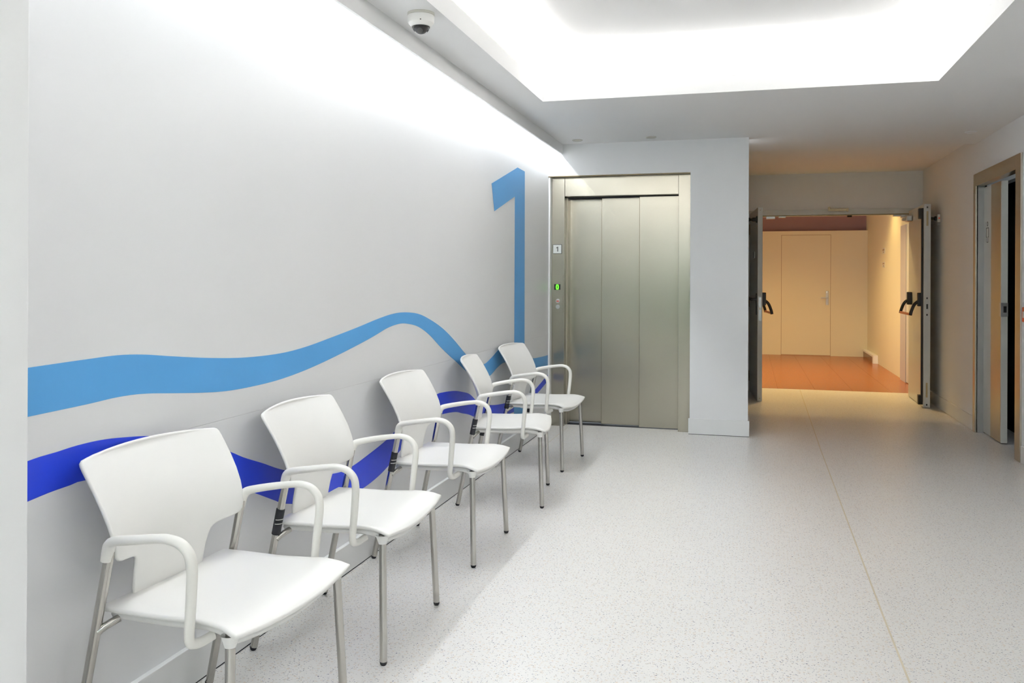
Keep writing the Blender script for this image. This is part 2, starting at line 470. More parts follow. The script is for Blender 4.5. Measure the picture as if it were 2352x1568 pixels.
new_obj('tray_top', B((TX0 - W - 0.02, TX1 + W + 0.02, TY0 - W - 0.02, TY1 + W + 0.02, ZTRAY, ZTRAY + 0.02)), 'ceil', ceil)
new_obj('cove_fascia', B((XF, XF + 0.014, PIERY - 0.01, YB, 2.400, ZC + 0.015)), 'ceil', ceil)
new_obj('cove_top', B((XL - 0.01, XF + 0.02, PIERY - 0.1, YB, 2.50, 2.52)), 'ceil', ceil)
new_obj('led_channel', B((-1.672, -1.648, PIERY + 0.01, YB - 0.01, 2.486, 2.50)), 'zinc', ceil)
tag(new_obj('ceiling_passage', B((-0.25, XR + 0.1, 8.24, YD + 0.1, ZUP, ZUP + 0.02), (-0.25, XR + 0.1, 8.24, 8.26, ZC + 0.005, ZUP)), 'ceil'),
    'slightly higher ceiling of the passage before the double doors', 'ceiling', kind='structure')

# ------------------------------------------------------------------ skirting boards
def skirting(name, label, face, back):
    a = tag(new_obj(name, face, 'base'), label, 'baseboard', kind='structure')
    if back: new_obj('shadow_gap', back, 'dark', a)
    return a
H = 0.128
skirting('baseboard_left', 'white skirting board behind the row of chairs', B((XL, XL + 0.019, PIERY, YB + 0.07, 0.005, H), bevel=0.0015),
         B((XL + 0.001, XL + 0.0165, PIERY, YB + 0.06, 0.0, 0.0055)))
skirting('baseboard_back', 'white skirting board at the foot of the elevator wall pillar',
         B((-0.492, 0.004, YB - 0.012, YB, 0.004, 0.133), (-0.007, 0.004, YB, YB + 0.40, 0.004, 0.12)), B((-0.49, 0.002, YB - 0.009, YB, 0, 0.0045)))
skirting('baseboard_right', 'white skirting board along the right wall',
         B((XR - 0.012, XR, 8.285, YD, 0.003, 0.125), (XR - 0.012, XR, YBACK, 6.90, 0.003, 0.125)), None)

# ------------------------------------------------------------------ wall graphics
def curve2(pts, y0, y1, n):
    c = crom([(0, a, b) for a, b in pts], 10)
    tab = [(p.y, p.z) for p in c]
    return [(y0 + (y1 - y0) * k / n, interp(y0 + (y1 - y0) * k / n, tab)) for k in range(n + 1)]
LU = [(1.30, 1.06), (1.73, 1.07), (1.93, 1.074), (2.046, 1.075), (2.154, 1.068), (2.293, 1.051), (2.472, 1.031), (2.675, 1.015), (2.908, 1.01), (3.106, 1.02),
      (3.329, 1.044), (3.582, 1.074), (3.82, 1.105), (4.004, 1.122), (4.175, 1.122), (4.359, 1.104), (4.56, 1.057), (4.74, 1.001), (4.933, 0.922),
      (5.168, 0.813), (5.35, 0.745), (5.53, 0.728), (5.70, 0.757), (5.873, 0.797), (6.05, 0.81), (6.30, 0.77), (6.55, 0.70), (6.84, 0.655), (7.10, 0.640), (7.46, 0.632), (7.8, 0.64)]
LL = [(1.30, 0.94), (1.731, 0.949), (1.93, 0.953), (2.046, 0.957), (2.155, 0.953), (2.294, 0.937), (2.426, 0.922), (2.571, 0.91), (2.731, 0.907), (2.908, 0.911),
      (3.107, 0.927), (3.33, 0.955), (3.583, 0.993), (3.771, 1.025), (3.924, 1.054), (4.06, 1.067), (4.175, 1.063), (4.328, 1.04), (4.492, 0.988),
      (4.667, 0.91), (4.817, 0.848), (4.951, 0.797), (5.2, 0.70), (5.42, 0.64), (5.66, 0.636), (5.84, 0.674), (6.03, 0.694), (6.30, 0.66), (6.6, 0.59),
      (6.85, 0.55), (7.05, 0.537), (7.46, 0.53), (7.8, 0.54)]
DU = [(1.30, 0.80), (1.731, 0.84), (1.811, 0.844), (1.9, 0.849), (1.996, 0.847), (2.1, 0.836), (2.194, 0.822), (2.295, 0.798), (2.554, 0.714), (2.677, 0.663),
      (2.802, 0.617), (2.92, 0.571), (3.1, 0.515), (3.264, 0.475), (3.432, 0.452), (3.552, 0.455), (3.703, 0.473), (3.856, 0.495), (3.983, 0.520), (4.25, 0.59),
      (4.592, 0.637), (4.726, 0.638), (4.925, 0.622), (5.077, 0.597), (5.221, 0.565), (5.408, 0.49), (5.697, 0.43), (6.049, 0.394), (6.5, 0.365), (6.845, 0.371), (7.1, 0.405), (7.354, 0.448), (7.8, 0.52)]
DL = [(1.30, 0.70), (1.732, 0.74), (1.797, 0.746), (1.87, 0.749), (1.924, 0.75), (2.15, 0.725), (2.4, 0.65), (2.651, 0.561), (2.75, 0.52), (2.893, 0.457), (2.96, 0.43), (3.216, 0.368),
      (3.45, 0.333), (3.603, 0.327), (3.79, 0.343), (3.947, 0.375), (4.15, 0.44), (4.372, 0.49), (4.457, 0.503), (4.672, 0.514), (4.927, 0.494), (5.078, 0.464), (5.208, 0.437),
      (5.41, 0.384), (5.8, 0.325), (6.205, 0.298), (6.6, 0.295), (7.05, 0.345), (7.36, 0.392), (7.8, 0.47)]
Y0, Y1 = PIERY - 0.02, 7.425
wv = tag(new_obj('wave_graphic', ribbon(bmesh.new(), curve2(DU, Y0, Y1, 240), curve2(DL, Y0, Y1, 240), XL + 0.0002, XL + 0.0008), 'dblue'),
         'dark royal blue wave band on the wall behind the chair backs', 'wall graphic')
bm = bmesh.new(); prism(bm, [(1.974, 0.814), (1.989, 0.812), (1.989, 0.806), (1.983, 0.802), (1.977, 0.805)], 'X', XL + 0.0008, XL + 0.0012)
tag(new_obj('torn_patch', bm, 'panel', wv), 'small white chip torn from the vinyl')
tag(new_obj('wave_graphic', ribbon(bmesh.new(), curve2(LU, Y0, Y1, 240), curve2(LL, Y0, Y1, 240), XL + 0.0002, XL + 0.0008), 'lblue'),
    'light blue wave band sweeping along the wall above the chairs', 'wall graphic')
bm = bmesh.new()
prism(bm, [(6.371, 2.154), (6.590, 2.150), (6.608, 0.25), (6.294, 0.25), (6.296, 1.925), (5.752, 1.771), (5.685, 1.957)], 'X', XL + 0.001, XL + 0.0016)
tag(new_obj('numeral_graphic', bm, 'lblue'), 'tall light blue numeral 1 on the wall beside the elevator', 'wall graphic')

# ------------------------------------------------------------------ elevator
lift = tag(thing('elevator', (-1.09, 7.5, 0)), 'brushed stainless steel elevator entrance with three closed sliding panels', 'elevator')
def lp(name, m, *boxes, bevel=0.0, parent=None):
    bm = B(*boxes, bevel=bevel)
    bmesh.ops.translate(bm, verts=bm.verts, vec=(1.09, -7.5, 0))
    return new_obj(name, bm, m, parent or lift)
jl = lp('jamb', 'steel', (-1.697, -1.583, 7.50, 7.74, 0.0, 2.208), bevel=0.0015)
lp('jamb', 'steel', (-0.586, -0.484, 7.50, 7.74, 0.0, 2.208), bevel=0.0015)
lp('transom', 'steel', (-1.581, -0.588, 7.502, 7.74, 2.037, 2.206), bevel=0.0015)
lp('door_track', 'dark', (-1.583, -0.586, 7.605, 7.745, 2.030, 2.037))
lp('door_panel', 'steel', (-1.60, -1.262, 7.712, 7.735, 0.008, 2.03), bevel=0.002)
lp('door_panel', 'steel', (-1.274, -0.918, 7.655, 7.685, 0.008, 2.03), bevel=0.002)
lp('door_panel', 'steel', (-0.930, -0.586, 7.598, 7.628, 0.008, 2.03), bevel=0.002)
for x, y in ((-1.273, 7.655), (-0.929, 7.598)):
    lp('panel_gap_strip', 'bronze', (x - 0.0025, x - 0.001, y + 0.004, y + 0.056, 0.008, 2.03))  # thin dark strip added to draw the gap line between panels
lp('door_post', 'steel2', (-1.583, -1.575, 7.60, 7.715, 0.0, 2.03))
lp('sill', 'dark', (-1.583, -0.586, 7.602, 7.75, -0.004, 0.002))
fs = lp('floor_sign', 'ink', (-1.688, -1.606, 7.496, 7.50, 1.528, 1.612), bevel=0.001)
lp('sign_plate', 'sign', (-1.683, -1.611, 7.4945, 7.497, 1.533, 1.607), parent=fs)
bm = bmesh.new()
prism(bm, [(-1.6475, 1.590), (-1.638, 1.592), (-1.638, 1.548), (-1.647, 1.548), (-1.647, 1.579), (-1.656, 1.576), (-1.656, 1.583)], 'Y', 7.4935, 7.4945)
bmesh.ops.translate(bm, verts=bm.verts, vec=(1.09, -7.5, 0))
new_obj('numeral', bm, 'ink', fs)
cp = lp('call_panel', 'steel', (-1.694, -1.594, 7.497, 7.50, 1.003, 1.340), bevel=0.001)
lp('display', 'black', (-1.673, -1.617, 7.4955, 7.497, 1.208, 1.258), parent=cp)
bm = bmesh.new()
N = 24
o_ = [(-1.645 + 0.0135 * math.copysign(abs(math.cos(t)) ** 0.7, math.cos(t)), 1.233 + 0.0235 * math.copysign(abs(math.sin(t)) ** 0.85, math.sin(t)), 0) for t in [2 * math.pi * k / N for k in range(N)]]
i_ = [(-1.645 + 0.0045 * math.cos(t), 1.233 + 0.0125 * math.sin(t), 0) for t in [2 * math.pi * k / N for k in range(N)]]
vo = [bm.verts.new((x, 7.4948, z)) for x, z, _ in o_]; vi = [bm.verts.new((x, 7.4948, z)) for x, z, _ in i_]
for k in range(N): bm.faces.new((vo[k], vo[(k + 1) % N], vi[(k + 1) % N], vi[k]))
g = bmesh.ops.extrude_face_region(bm, geom=bm.faces[:]); bmesh.ops.translate(bm, verts=[e for e in g['geom'] if isinstance(e, bmesh.types.BMVert)], vec=(0, 0.0007, 0))
bmesh.ops.translate(bm, verts=bm.verts, vec=(1.09, -7.5, 0))
tag(new_obj('digit', bm, 'green', cp), 'glowing green digit 0')
for z, m, lab in ((1.109, 'red', 'round call button with a red mark'), (1.057, 'zinc', 'round clear call button')):
    bm = bmesh.new()
    lathe(bm, [(0, 0.0), (0.019, 0.0), (0.019, 0.004), (0.015, 0.006), (0.014, 0.004), (0, 0.004)], 20)
    bmesh.ops.rotate(bm, verts=bm.verts, matrix=Matrix.Rotation(R(90), 3, 'X'))
    bmesh.ops.translate(bm, verts=bm.verts, vec=(-1.641 + 1.09, 7.4975 - 7.5, z))
    bt = tag(new_obj('call_button', bm, 'zinc', cp, smooth=R(40)), lab)
    if m == 'red':
        lp('button_mark', 'red', (-1.652, -1.631, 7.4925, 7.4936, z - 0.006, z + 0.003), parent=cp)

# ------------------------------------------------------------------ chairs
def make_chair(clips=True):
    t = thing('armchair')
    # seat
    G = []
    nr, nc = 18, 18
    for i in range(nr + 1):
        s = -1 + 2 * i / nr
        row = []
        for j in range(nc + 1):
            v = -1 + 2 * j / nc
            k = 0.18 if s < 0 else 0.22
            ss = s * math.sqrt(1 - k * v * v / 2); vv = v * math.sqrt(1 - k * s * s / 2) / math.sqrt(1 - k / 2 * 0.25)
            q = (ss + 1) / 2
            x = -0.178 + 0.445 * q
            hw = interp(q, [(0, 0.258), (0.3, 0.249), (0.55, 0.245), (0.72, 0.250), (0.88, 0.268), (1, 0.290)])
            y = vv * hw
            f = max(0, (q - 0.76) / 0.24)
            z = 0.443 - 0.007 * (1 - v * v) + 0.010 * max(0, q - 0.45) - 0.026 * f * f + 0.008 * v * v * max(0, q - 0.5) * 1.5
            row.append((x, y, z))
        G.append(row)
    new_obj('seat', shell(bmesh.new(), G, 0.014), 'white_pl', t, smooth=True)
    # moulded under-seat shell
    G2 = [[(p[0] * 0.90 + 0.004, p[1] * 0.90, p[2] - 0.020 - (0.012 if 2 < i < nr - 1 and 2 < j < nc - 2 else 0)) for j, p in enumerate(row)] for i, row in enumerate(G)]
    new_obj('seat_underside', shell(bmesh.new(), G2, 0.022), 'white_pl', t, smooth=True)
    # backrest
    zt = [(0.432, .134), (0.46, .137), (0.50, .141), (0.53, .145), (0.547, .150), (0.556, .160), (0.561, .176), (0.565, .201), (0.569, .232), (0.574, .249), (0.582, .257), (0.60, .261), (0.63, .264),
          (0.66, .267), (0.70, .270), (0.74, .272), (0.77, .273), (0.797, .273), (0.809, .272), (0.814, .269), (0.8165, .263)]
    cu = [(0.432, -.166), (0.47, -.166), (0.51, -.163), (0.56, -.158), (0.60, -.159), (0.64, -.166), (0.68, -.180), (0.72, -.199), (0.76, -.221), (0.82, -.257)]
    G = []
    for z, w in zt:
        row = []
        for j in range(21):
            v = -1 + 2 * j / 20
            y = v * w
            zz = z + 0.012 * (1 - v * v) * max(0, min(1, (z - 0.66) / 0.14))
            up = max(0, min(1, (z - 0.47) / 0.1))
            row.append((interp(zz, cu) + interp(zz, [(0.56, 0.050), (0.64, 0.048), (0.82, 0.037)]) * (y / 0.27) ** 2 * up, y, zz))
        G.append(row)
    new_obj('backrest', shell(bmesh.new(), G, 0.011), 'white_pl', t, smooth=True)
    for s in (-1, 1):
        # rear leg (leans forward to the arm) with foot cap and link sleeve
        p0, p1 = Vector((-0.241, s * 0.276, 0.012)), Vector((-0.121, s * 0.272, 0.60))
        d = p1 - p0
        lg = new_obj('leg', tube(bmesh.new(), [p0, p0 + d * 0.5, p1], 0.0125, seg=16), 'chrome', t, smooth=R(50))
        new_obj('foot_cap', lathe(bmesh.new(), [(0, 0), (0.008, 0), (0.0115, 0.005), (0.0128, 0.013), (0, 0.013)], 16, (p0.x - 0.002, p0.y, 0)), 'rubber', lg, smooth=R(40))
        if clips:
            a, b = (0.675, 0.825) if s < 0 else (0.50, 0.62)
            sl = new_obj('link_sleeve', tube(bmesh.new(), [p0 + d * a, p0 + d * ((a + b) / 2), p0 + d * b], 0.0150, seg=16), 'rubber', lg, smooth=R(50))
            for fz in ((0.740, 0.765) if s < 0 else ()):           # pale ridges of the clip
                c0 = p0 + d * fz
                arc = [c0 + Vector((0.0152 * math.cos(R(t_)), 0.0152 * math.sin(R(t_)), 0)) for t_ in range(-105, 16, 15)]
                new_obj('clip_ridge', tube(bmesh.new(), arc, 0.0012, hint=(0, 0, 1), seg=6), 'arm_pl', lg, smooth=True)
        # forged bracket from rear leg to seat
        q = p0 + d * 0.68
        new_obj('bracket', tube(bmesh.new(), crom([q + Vector((0.002, 0, -0.020)), q + Vector((0.014, -s * 0.014, -0.008)), q + Vector((0.030, -s * 0.044, 0.004))], 5), 0.0105, 0.010), 'chrome', t, smooth=R(60))
        # front leg
        p0, p1 = Vector((0.241, s * 0.276, 0.012)), Vector((0.226, s * 0.252, 0.430))
        lg = new_obj('leg', tube(bmesh.new(), [p0, (p0 + p1) / 2, p1], 0.0125, seg=16), 'chrome', t, smooth=R(50))
        new_obj('foot_cap', lathe(bmesh.new(), [(0, 0), (0.008, 0), (0.0115, 0.005), (0.0128, 0.013), (0, 0.013)], 16, (p0.x, p0.y, 0)), 'rubber', lg, smooth=R(40))
        new_obj('leg_socket', tube(bmesh.new(), [p1 + (p0 - p1) * 0.075, p1 + (p0 - p1) * 0.04, p1 + (p0 - p1) * 0.005], [0.0135, 0.018, 0.024], seg=16, caps=False), 'white_pl', lg, smooth=True)
        # armrest: sleeve on the rear leg, arm, front post, hook under the seat
        y = s * 0.276
        pts = crom([(-0.128, y, 0.577), (-0.124, y, 0.598), (-0.117, y + s * 0.002, 0.617), (-0.096, y + s * 0.006, 0.631), (-0.020, y + s * 0.020, 0.646), (0.045, y + s * 0.022, 0.656),
                    (0.082, y + s * 0.022, 0.658), (0.116, y + s * 0.020, 0.649), (0.139, y + s * 0.018, 0.625), (0.145, y + s * 0.016, 0.592), (0.142, y + s * 0.013, 0.545), (0.136, y + s * 0.010, 0.48), (0.131, y + s * 0.008, 0.428),
                    (0.130, y, 0.404), (0.135, y - s * 0.028, 0.396), (0.150, y - s * 0.06, 0.404)], 5)
        n = len(pts)
        ra, rb = [], []
        for k, p in enumerate(pts):
            q = k / 5
            ra.append(interp(q, [(0, .0150), (2, .0155), (4, .0150), (9, .0150), (12, .0138), (15, .012)]))
            rb.append(interp(q, [(0, .0140), (1, .0155), (2, .0150), (3.2, .0120), (5, .0105), (7, .0112), (9, .0122), (12, .0115), (15, .012)]))
        new_obj('armrest', tube(bmesh.new(), pts, ra, rb, seg=18), 'arm_pl', t, smooth=R(60))
    return t

def copy_tree(o, parent=None):
    c = o.copy(); col.objects.link(c)
    if parent: c.parent = parent
    for ch in list(o.children): copy_tree(ch, c)
    return c

plain = make_chair(False)
clipped = make_chair(True)
spots = [(-1.423, 2.100, -3.0, 'nearest white plastic armchair, no black sleeves on its rear legs'),
         (-1.426, 2.941, 1.7, 'second nearest white armchair, between the nearest and the middle chair'),
         (-1.432, 3.963, 0.3, 'middle white armchair of the row of five along the wall'),
         (-1.412, 4.991, 9.5, 'white armchair turned slightly towards the elevator, fourth in the row'),
         (-1.436, 5.985, -3.5, 'farthest white armchair, beside the elevator under the numeral 1')]
for i, (x, y, a, lab) in enumerate(spots):
    o = plain if i == 0 else clipped if i == 1 else copy_tree(clipped)
    o.location = (x, y, 0); o.rotation_euler = (0, 0, R(a))
    tag(o, lab, 'chair', 'white armchairs along the left wall')

# ------------------------------------------------------------------ double doors
tr = tag(new_obj('trim_1', B((DX0 - 0.05, DX0, YD - 0.02, YD + 0.25, 0, DZ + 0.058), (DX1, XR, YD - 0.02, YD + 0.25, 0, DZ + 0.058),
                             (DX0, DX1, YD - 0.02, YD + 0.25, DZ, DZ + 0.058)), 'doorp'), 'pale painted frame of the open double doors', 'door frame', kind='structure')
new_obj('frame_rebate', B((DX0, DX1, YD - 0.012, YD + 0.02, DZ - 0.012, DZ)), 'bronze', tr)
new_obj('top_latch', B((0.875, 1.095, YD - 0.045, YD - 0.02, DZ + 0.036, DZ + 0.066), (0.875, 0.897, YD - 0.05, YD - 0.02, DZ + 0.036, DZ + 0.085), (1.072, 1.095, YD - 0.05, YD - 0.02, DZ + 0.03, DZ + 0.068), bevel=0.003), 'brass', tr)
for x0, x1, dz in ((0.19, 0.29, 0.03), (0.33, 0.41, 0.018), (1.58, 1.66, 0.02), (1.66, 1.75, 0.034)):
    new_obj('strike_plate', B((x0, x1, YD + 0.0, YD + 0.07, DZ - dz - 0.01, DZ - 0.004), bevel=0.003), 'zinc', tr)
new_obj('sensor', B((1.09, 1.14, YD + 0.03, YD + 0.09, DZ - 0.03, DZ - 0.004), bevel=0.004), 'black', tr)

LT = 2.086
d1 = tag(thing('door_1', (0.087, YD - 0.02, 0)), 'pale door leaf standing open against the elevator wall side', 'door', kind='structure')
def dp(root, name, m, *boxes, bevel=0.0, parent=None, smooth=False):
    bm = B(*boxes, bevel=bevel)
    bmesh.ops.translate(bm, verts=bm.verts, vec=-Vector(root.location))
    return new_obj(name, bm, m, parent or root, smooth)
lf = dp(d1, 'leaf', 'doorp', (0.087, 0.137, 9.63, YD - 0.03, 0.006, LT), bevel=0.002)
dp(d1, 'lock_plate', 'zinc', (0.100, 0.125, 9.6285, 9.631, 0.87, 1.12))
for z in (2.055, 0.035): dp(d1, 'bolt_hole', 'brass', (0.108, 0.116, 9.6285, 9.631, z - 0.004, z + 0.004))
dp(d1, 'keyhole', 'brass', (0.107, 0.118, 9.6275, 9.630, 0.985, 1.01))
lv = dp(d1, 'lever_plate', 'black', (0.078, 0.088, 9.68, 9.73, 0.93, 1.16))
dp(d1, 'lever', 'black', (0.018, 0.08, 9.69, 9.715, 1.085, 1.11), (0.018, 0.04, 9.69, 9.83, 1.083, 1.112), bevel=0.004, parent=lv)
dp(d1, 'sign_panel', 'zinc', (0.084, 0.088, 9.95, 10.15, 1.55, 1.62))
for z in (0.18, 1.05, 1.90): dp(d1, 'hinge', 'brass', (0.080, 0.11, 10.53, 10.575, z - 0.06, z + 0.06), bevel=0.004)

def push_bar(root, face, sgn, y0, y1, z):
    """panic bar on a leaf face at x=face, projecting sgn"""
    for yy in (y0, y1):
        dp(root, 'bar_housing', 'black', (face, face + sgn * 0.05, yy - 0.025, yy + 0.025, z - 0.07, z + 0.07), bevel=0.006)
        bm = bmesh.new()
        tube(bm, crom([(face + sgn * 0.03, yy, z - 0.01), (face + sgn * 0.075, yy, z - 0.05), (face + sgn * 0.105, yy, z - 0.12), (face + sgn * 0.115, yy, z - 0.165)], 5), 0.014, 0.016)
        bmesh.ops.translate(bm, verts=bm.verts, vec=-Vector(root.location))
        new_obj('bar_arm', bm, 'black', root, smooth=R(60))
    bm = bmesh.new()
    tube(bm, [(face + sgn * 0.113, y0, z - 0.155), (face + sgn * 0.113, y1, z - 0.155)], 0.013, hint=(1, 0, 0))
    bmesh.ops.translate(bm, verts=bm.verts, vec=-Vector(root.location))
    tag(new_obj('push_bar', bm, 'redbar', root, smooth=R(60)), 'copper red push bar')
push_bar(d1, 0.137, 1, 9.76, 10.40, 1.10)
mg = dp(d1, 'magnet_stub', 'black', (0.075, 0.088, 9.66, 9.74, 1.925, 1.995), (0.035, 0.08, 9.68, 9.72, 1.94, 1.98), bevel=0.004)

d1.location.x = 0.002; d1.rotation_euler = (0, 0, R(5.1))

d2 = tag(thing('door_2', (1.83, YD - 0.02, 0)), 'pale door leaf standing open against the right wall', 'door', kind='structure')
LA = math.atan2(0.055, 0.95)
d2.rotation_euler = (0, 0, -0.012)
dp(d2, 'leaf', 'doorp', (1.735, 1.798, 9.63, YD - 0.03, 0.006, LT + 0.004), bevel=0.002)
for z in (2.055, 1.125, 0.955, 0.035): dp(d2, 'bolt_hole', 'black', (1.759, 1.773, 9.6285, 9.631, z - 0.009, z + 0.009))
dp(d2, 'latch_slot', 'black', (1.759, 1.775, 9.6275, 9.631, 1.015, 1.065))
for z in (1.94, 0.185): dp(d2, 'flush_bolt', 'brass', (1.757, 1.775, 9.628, 9.631, z - 0.075, z + 0.075), bevel=0.001)
dp(d2, 'vertical_rod', 'black', (1.715, 1.735, 9.66, 9.685, 0.06, 2.05))
for z0, z1, yy in ((1.94, 2.05, 9.66), (0.03, 0.13, 9.66)): dp(d2, 'rod_case', 'black', (1.69, 1.735, yy, yy + 0.06, z0, z1), bevel=0.006)
push_bar(d2, 1.735, -1, 9.70, 10.36, 1.11)
dp(d2, 'closer_arm', 'zinc', (1.67, 1.735, 10.30, 10.44, 1.955, 2.03), (1.63, 1.69, 10.34, 10.40, 1.965, 2.0), bevel=0.015)
for z in (0.18, 1.05, 1.90): dp(d2, 'hinge', 'brass', (1.79, 1.84, 10.53, 10.57, z - 0.06, z + 0.06), bevel=0.004)

def holder(x, sgn, y, z, lab):
    t = tag(thing('door_holder', (x, y, z)), lab, 'door holder')
    if sgn > 0: new_obj('spacer', B((0.0, 0.10, -0.02, 0.02, -0.025, 0.025), bevel=0.003), 'disc', t)
    off = 0.10 if sgn > 0 else 0.0
    new_obj('magnet_box', B((off, off + sgn * 0.03, -0.035, 0.035, -0.04, 0.04), bevel=0.003), 'disc', t)
    bm = bmesh.new(); lathe(bm, [(0, 0), (0.022, 0), (0.022, 0.018), (0.012, 0.028), (0.014, 0.05), (0, 0.05)], 16)
    bmesh.ops.rotate(bm, verts=bm.verts, matrix=Matrix.Rotation(R(sgn * 90), 3, 'Y')); bmesh.ops.translate(bm, verts=bm.verts, vec=(off + sgn * 0.03, 0, 0))
    new_obj('magnet_head', bm, 'black', t, smooth=R(40))
    new_obj('release_dot', B((off + sgn * 0.006, off + sgn * 0.02, -0.037, -0.034, -0.006, 0.006)), 'red', t)
    return t
holder(XR, -1, 9.70, 1.945, 'small white magnetic door holder on the right wall behind the open leaf')
holder(-0.15, 1, 9.70, 1.96, 'small magnetic door holder on the passage wall by the left leaf')

# ------------------------------------------------------------------ sliding washroom door
FX = XR - 0.012
trm = tag(new_obj('trim_2', B((FX, XR + 0.065, 8.20, 8.275, 0, 2.222), (FX, XR + 0.065, 6.92, 7.05, 0, 2.222), (FX, XR + 0.065, 7.05, 8.20, SZ - 0.004, 2.222), bevel=0.002), 'steel2'),
          'brushed steel frame around the sliding door in the right wall', 'door frame', kind='structure')
new_obj('jamb_reveal', B((FX + 0.018, XR + 0.062, 8.192, 8.1995, 0.002, SZ - 0.006)), 'satin', trm)
new_obj('rubber_seal', B((XR + 0.058, XR + 0.068, 8.165, 8.192, 0.004, SZ - 0.004)), 'black', trm)
d3 = tag(thing('door_3', (1.96, 7.65, 0)), 'half open white sliding door with a steel strip in the right wall', 'door', kind='structure')
dp(d3, 'leaf', 'doorp', (1.936, 1.982, 7.662, 8.75, 0.012, 2.10))
dp(d3, 'steel_strip', 'steel2', (1.934, 1.937, 7.664, 7.955, 0.012, 2.10))
dp(d3, 'leaf_edge', 'doorc', (1.936, 1.982, 7.655, 7.662, 0.012, 2.10))
lk = dp(d3, 'lock_case', 'zinc', (1.930, 1.984, 7.648, 7.70, 1.018, 1.128), bevel=0.002)
dp(d3, 'finger_pull', 'black', (1.95, 1.972, 7.646, 7.649, 1.05, 1.10), parent=lk)
# pictogram of a man in outline
sg = dp(d3, 'sign_edge', 'zinc', (1.9335, 1.937, 8.128, 8.140, 1.63, 1.80))
bm = bmesh.new()
def ring(cy, cz, r, w=0.006, seg=20):
    prev = [( cy + (r - k) * math.cos(2 * math.pi * i / seg), cz + (r - k) * math.sin(2 * math.pi * i / seg)) for i in range(seg) for k in (0, w)]
    for i in range(seg):
        a, b = prev[2 * i], prev[2 * i + 1]; c, d = prev[(2 * i + 2) % (2 * seg)], prev[(2 * i + 3) % (2 * seg)]
        prism(bm, [a, c, d, b], 'X', 1.9345, 1.9362)
ring(8.075, 1.782, 0.020)
for y0, y1, z0, z1 in ((8.035, 8.115, 1.745, 1.751), (8.035, 8.042, 1.675, 1.751), (8.108, 8.115, 1.675, 1.751), (8.035, 8.055, 1.669, 1.675), (8.095, 8.115, 1.669, 1.675),
                       (8.052, 8.058, 1.628, 1.675), (8.092, 8.098, 1.628, 1.675), (8.052, 8.098, 1.624, 1.630)):
    box(bm, 1.9345, 1.9362, y0, y1, z0, z1)
bmesh.ops.translate(bm, verts=bm.verts, vec=-Vector(d3.location))
tag(new_obj('pictogram', bm, 'ink', d3), 'grey outline figure of a man')

# fire alarm call point on the right wall
ca = tag(thing('alarm_call_point', (XR, 6.735, 1.065)), 'red alarm call point on the wall beside the sliding door', 'alarm')
new_obj('case', B((-0.038, 0, -0.052, 0.052, -0.052, 0.052), bevel=0.005), 'red', ca)
new_obj('press_panel', B((-0.040, -0.036, -0.028, 0.028, -0.022, 0.022)), 'sign', ca)

# ------------------------------------------------------------------ corridor furnishings
d4 = tag(thing('door_4', (0.955, 15.9, 0)), 'flush cream door in the far corridor partition', 'door', kind='structure')
dp(d4, 'leaf', 'warmwall', (0.548, 1.358, 15.893, 15.90, 0.012, 2.10), bevel=0.001)
dp(d4, 'leaf_gap', 'tan', (0.541, 0.548, 15.897, 15.90, 0.0, 2.107), (1.358, 1.365, 15.897, 15.90, 0.0, 2.107), (0.541, 1.365, 15.897, 15.90, 2.10, 2.107), (0.541, 1.365, 15.895, 15.90, 0.0, 0.012))
hp = dp(d4, 'handle_plate', 'zinc', (1.283, 1.330, 15.884, 15.893, 0.885, 1.13), bevel=0.003)
dp(d4, 'handle', 'zinc', (1.20, 1.31, 15.835, 15.852, 1.0, 1.018), (1.293, 1.312, 15.835, 15.885, 0.998, 1.02), bevel=0.003, parent=hp)

tag(new_obj('trim_3', B((1.93, 1.96, 11.99, 12.38, 0, 2.03), bevel=0.002), 'lilac'), 'lilac grey door jamb on the right corridor wall', 'door frame', kind='structure')
tag(new_obj('door_5', B((1.940, 1.96, 11.05, 11.985, 0.01, 2.03), bevel=0.002), 'doorc'), 'cream side door on the right corridor wall', 'door', kind='structure')
kb = tag(thing('pipe_casing', (1.92, 15.2, 0)), 'low white boxed ledge with brown face at the far corridor corner', 'ledge')
dp(kb, 'ledge_top', 'base', (1.885, 1.958, 14.62, 15.898, 0.10, 0.13), bevel=0.002)
dp(kb, 'ledge_end', 'base', (1.885, 1.958, 14.62, 14.70, 0.0, 0.10))
dp(kb, 'upstand', 'brown', (1.895, 1.958, 14.70, 15.898, 0.0, 0.10))
for z0, z1, yy, lab in ((1.745, 1.80, 14.06, 'upper of two small labels on the right corridor wall'), (1.54, 1.59, 14.05, 'lower of two small labels on the right corridor wall')):
    t = tag(thing('wall_label', (1.96, yy, z0)), lab, 'label')
    dp(t, 'plate', 'doorc', (1.955, 1.96, yy - 0.12, yy + 0.12, z0 - 0.03, z1), bevel=0.001)
    dp(t, 'print', 'tan', (1.9535, 1.9552, yy - 0.09, yy + 0.09, z0 + 0.015, z1 - 0.012), (1.9535, 1.9552, yy - 0.07, yy + 0.05, z0 - 0.012, z0))

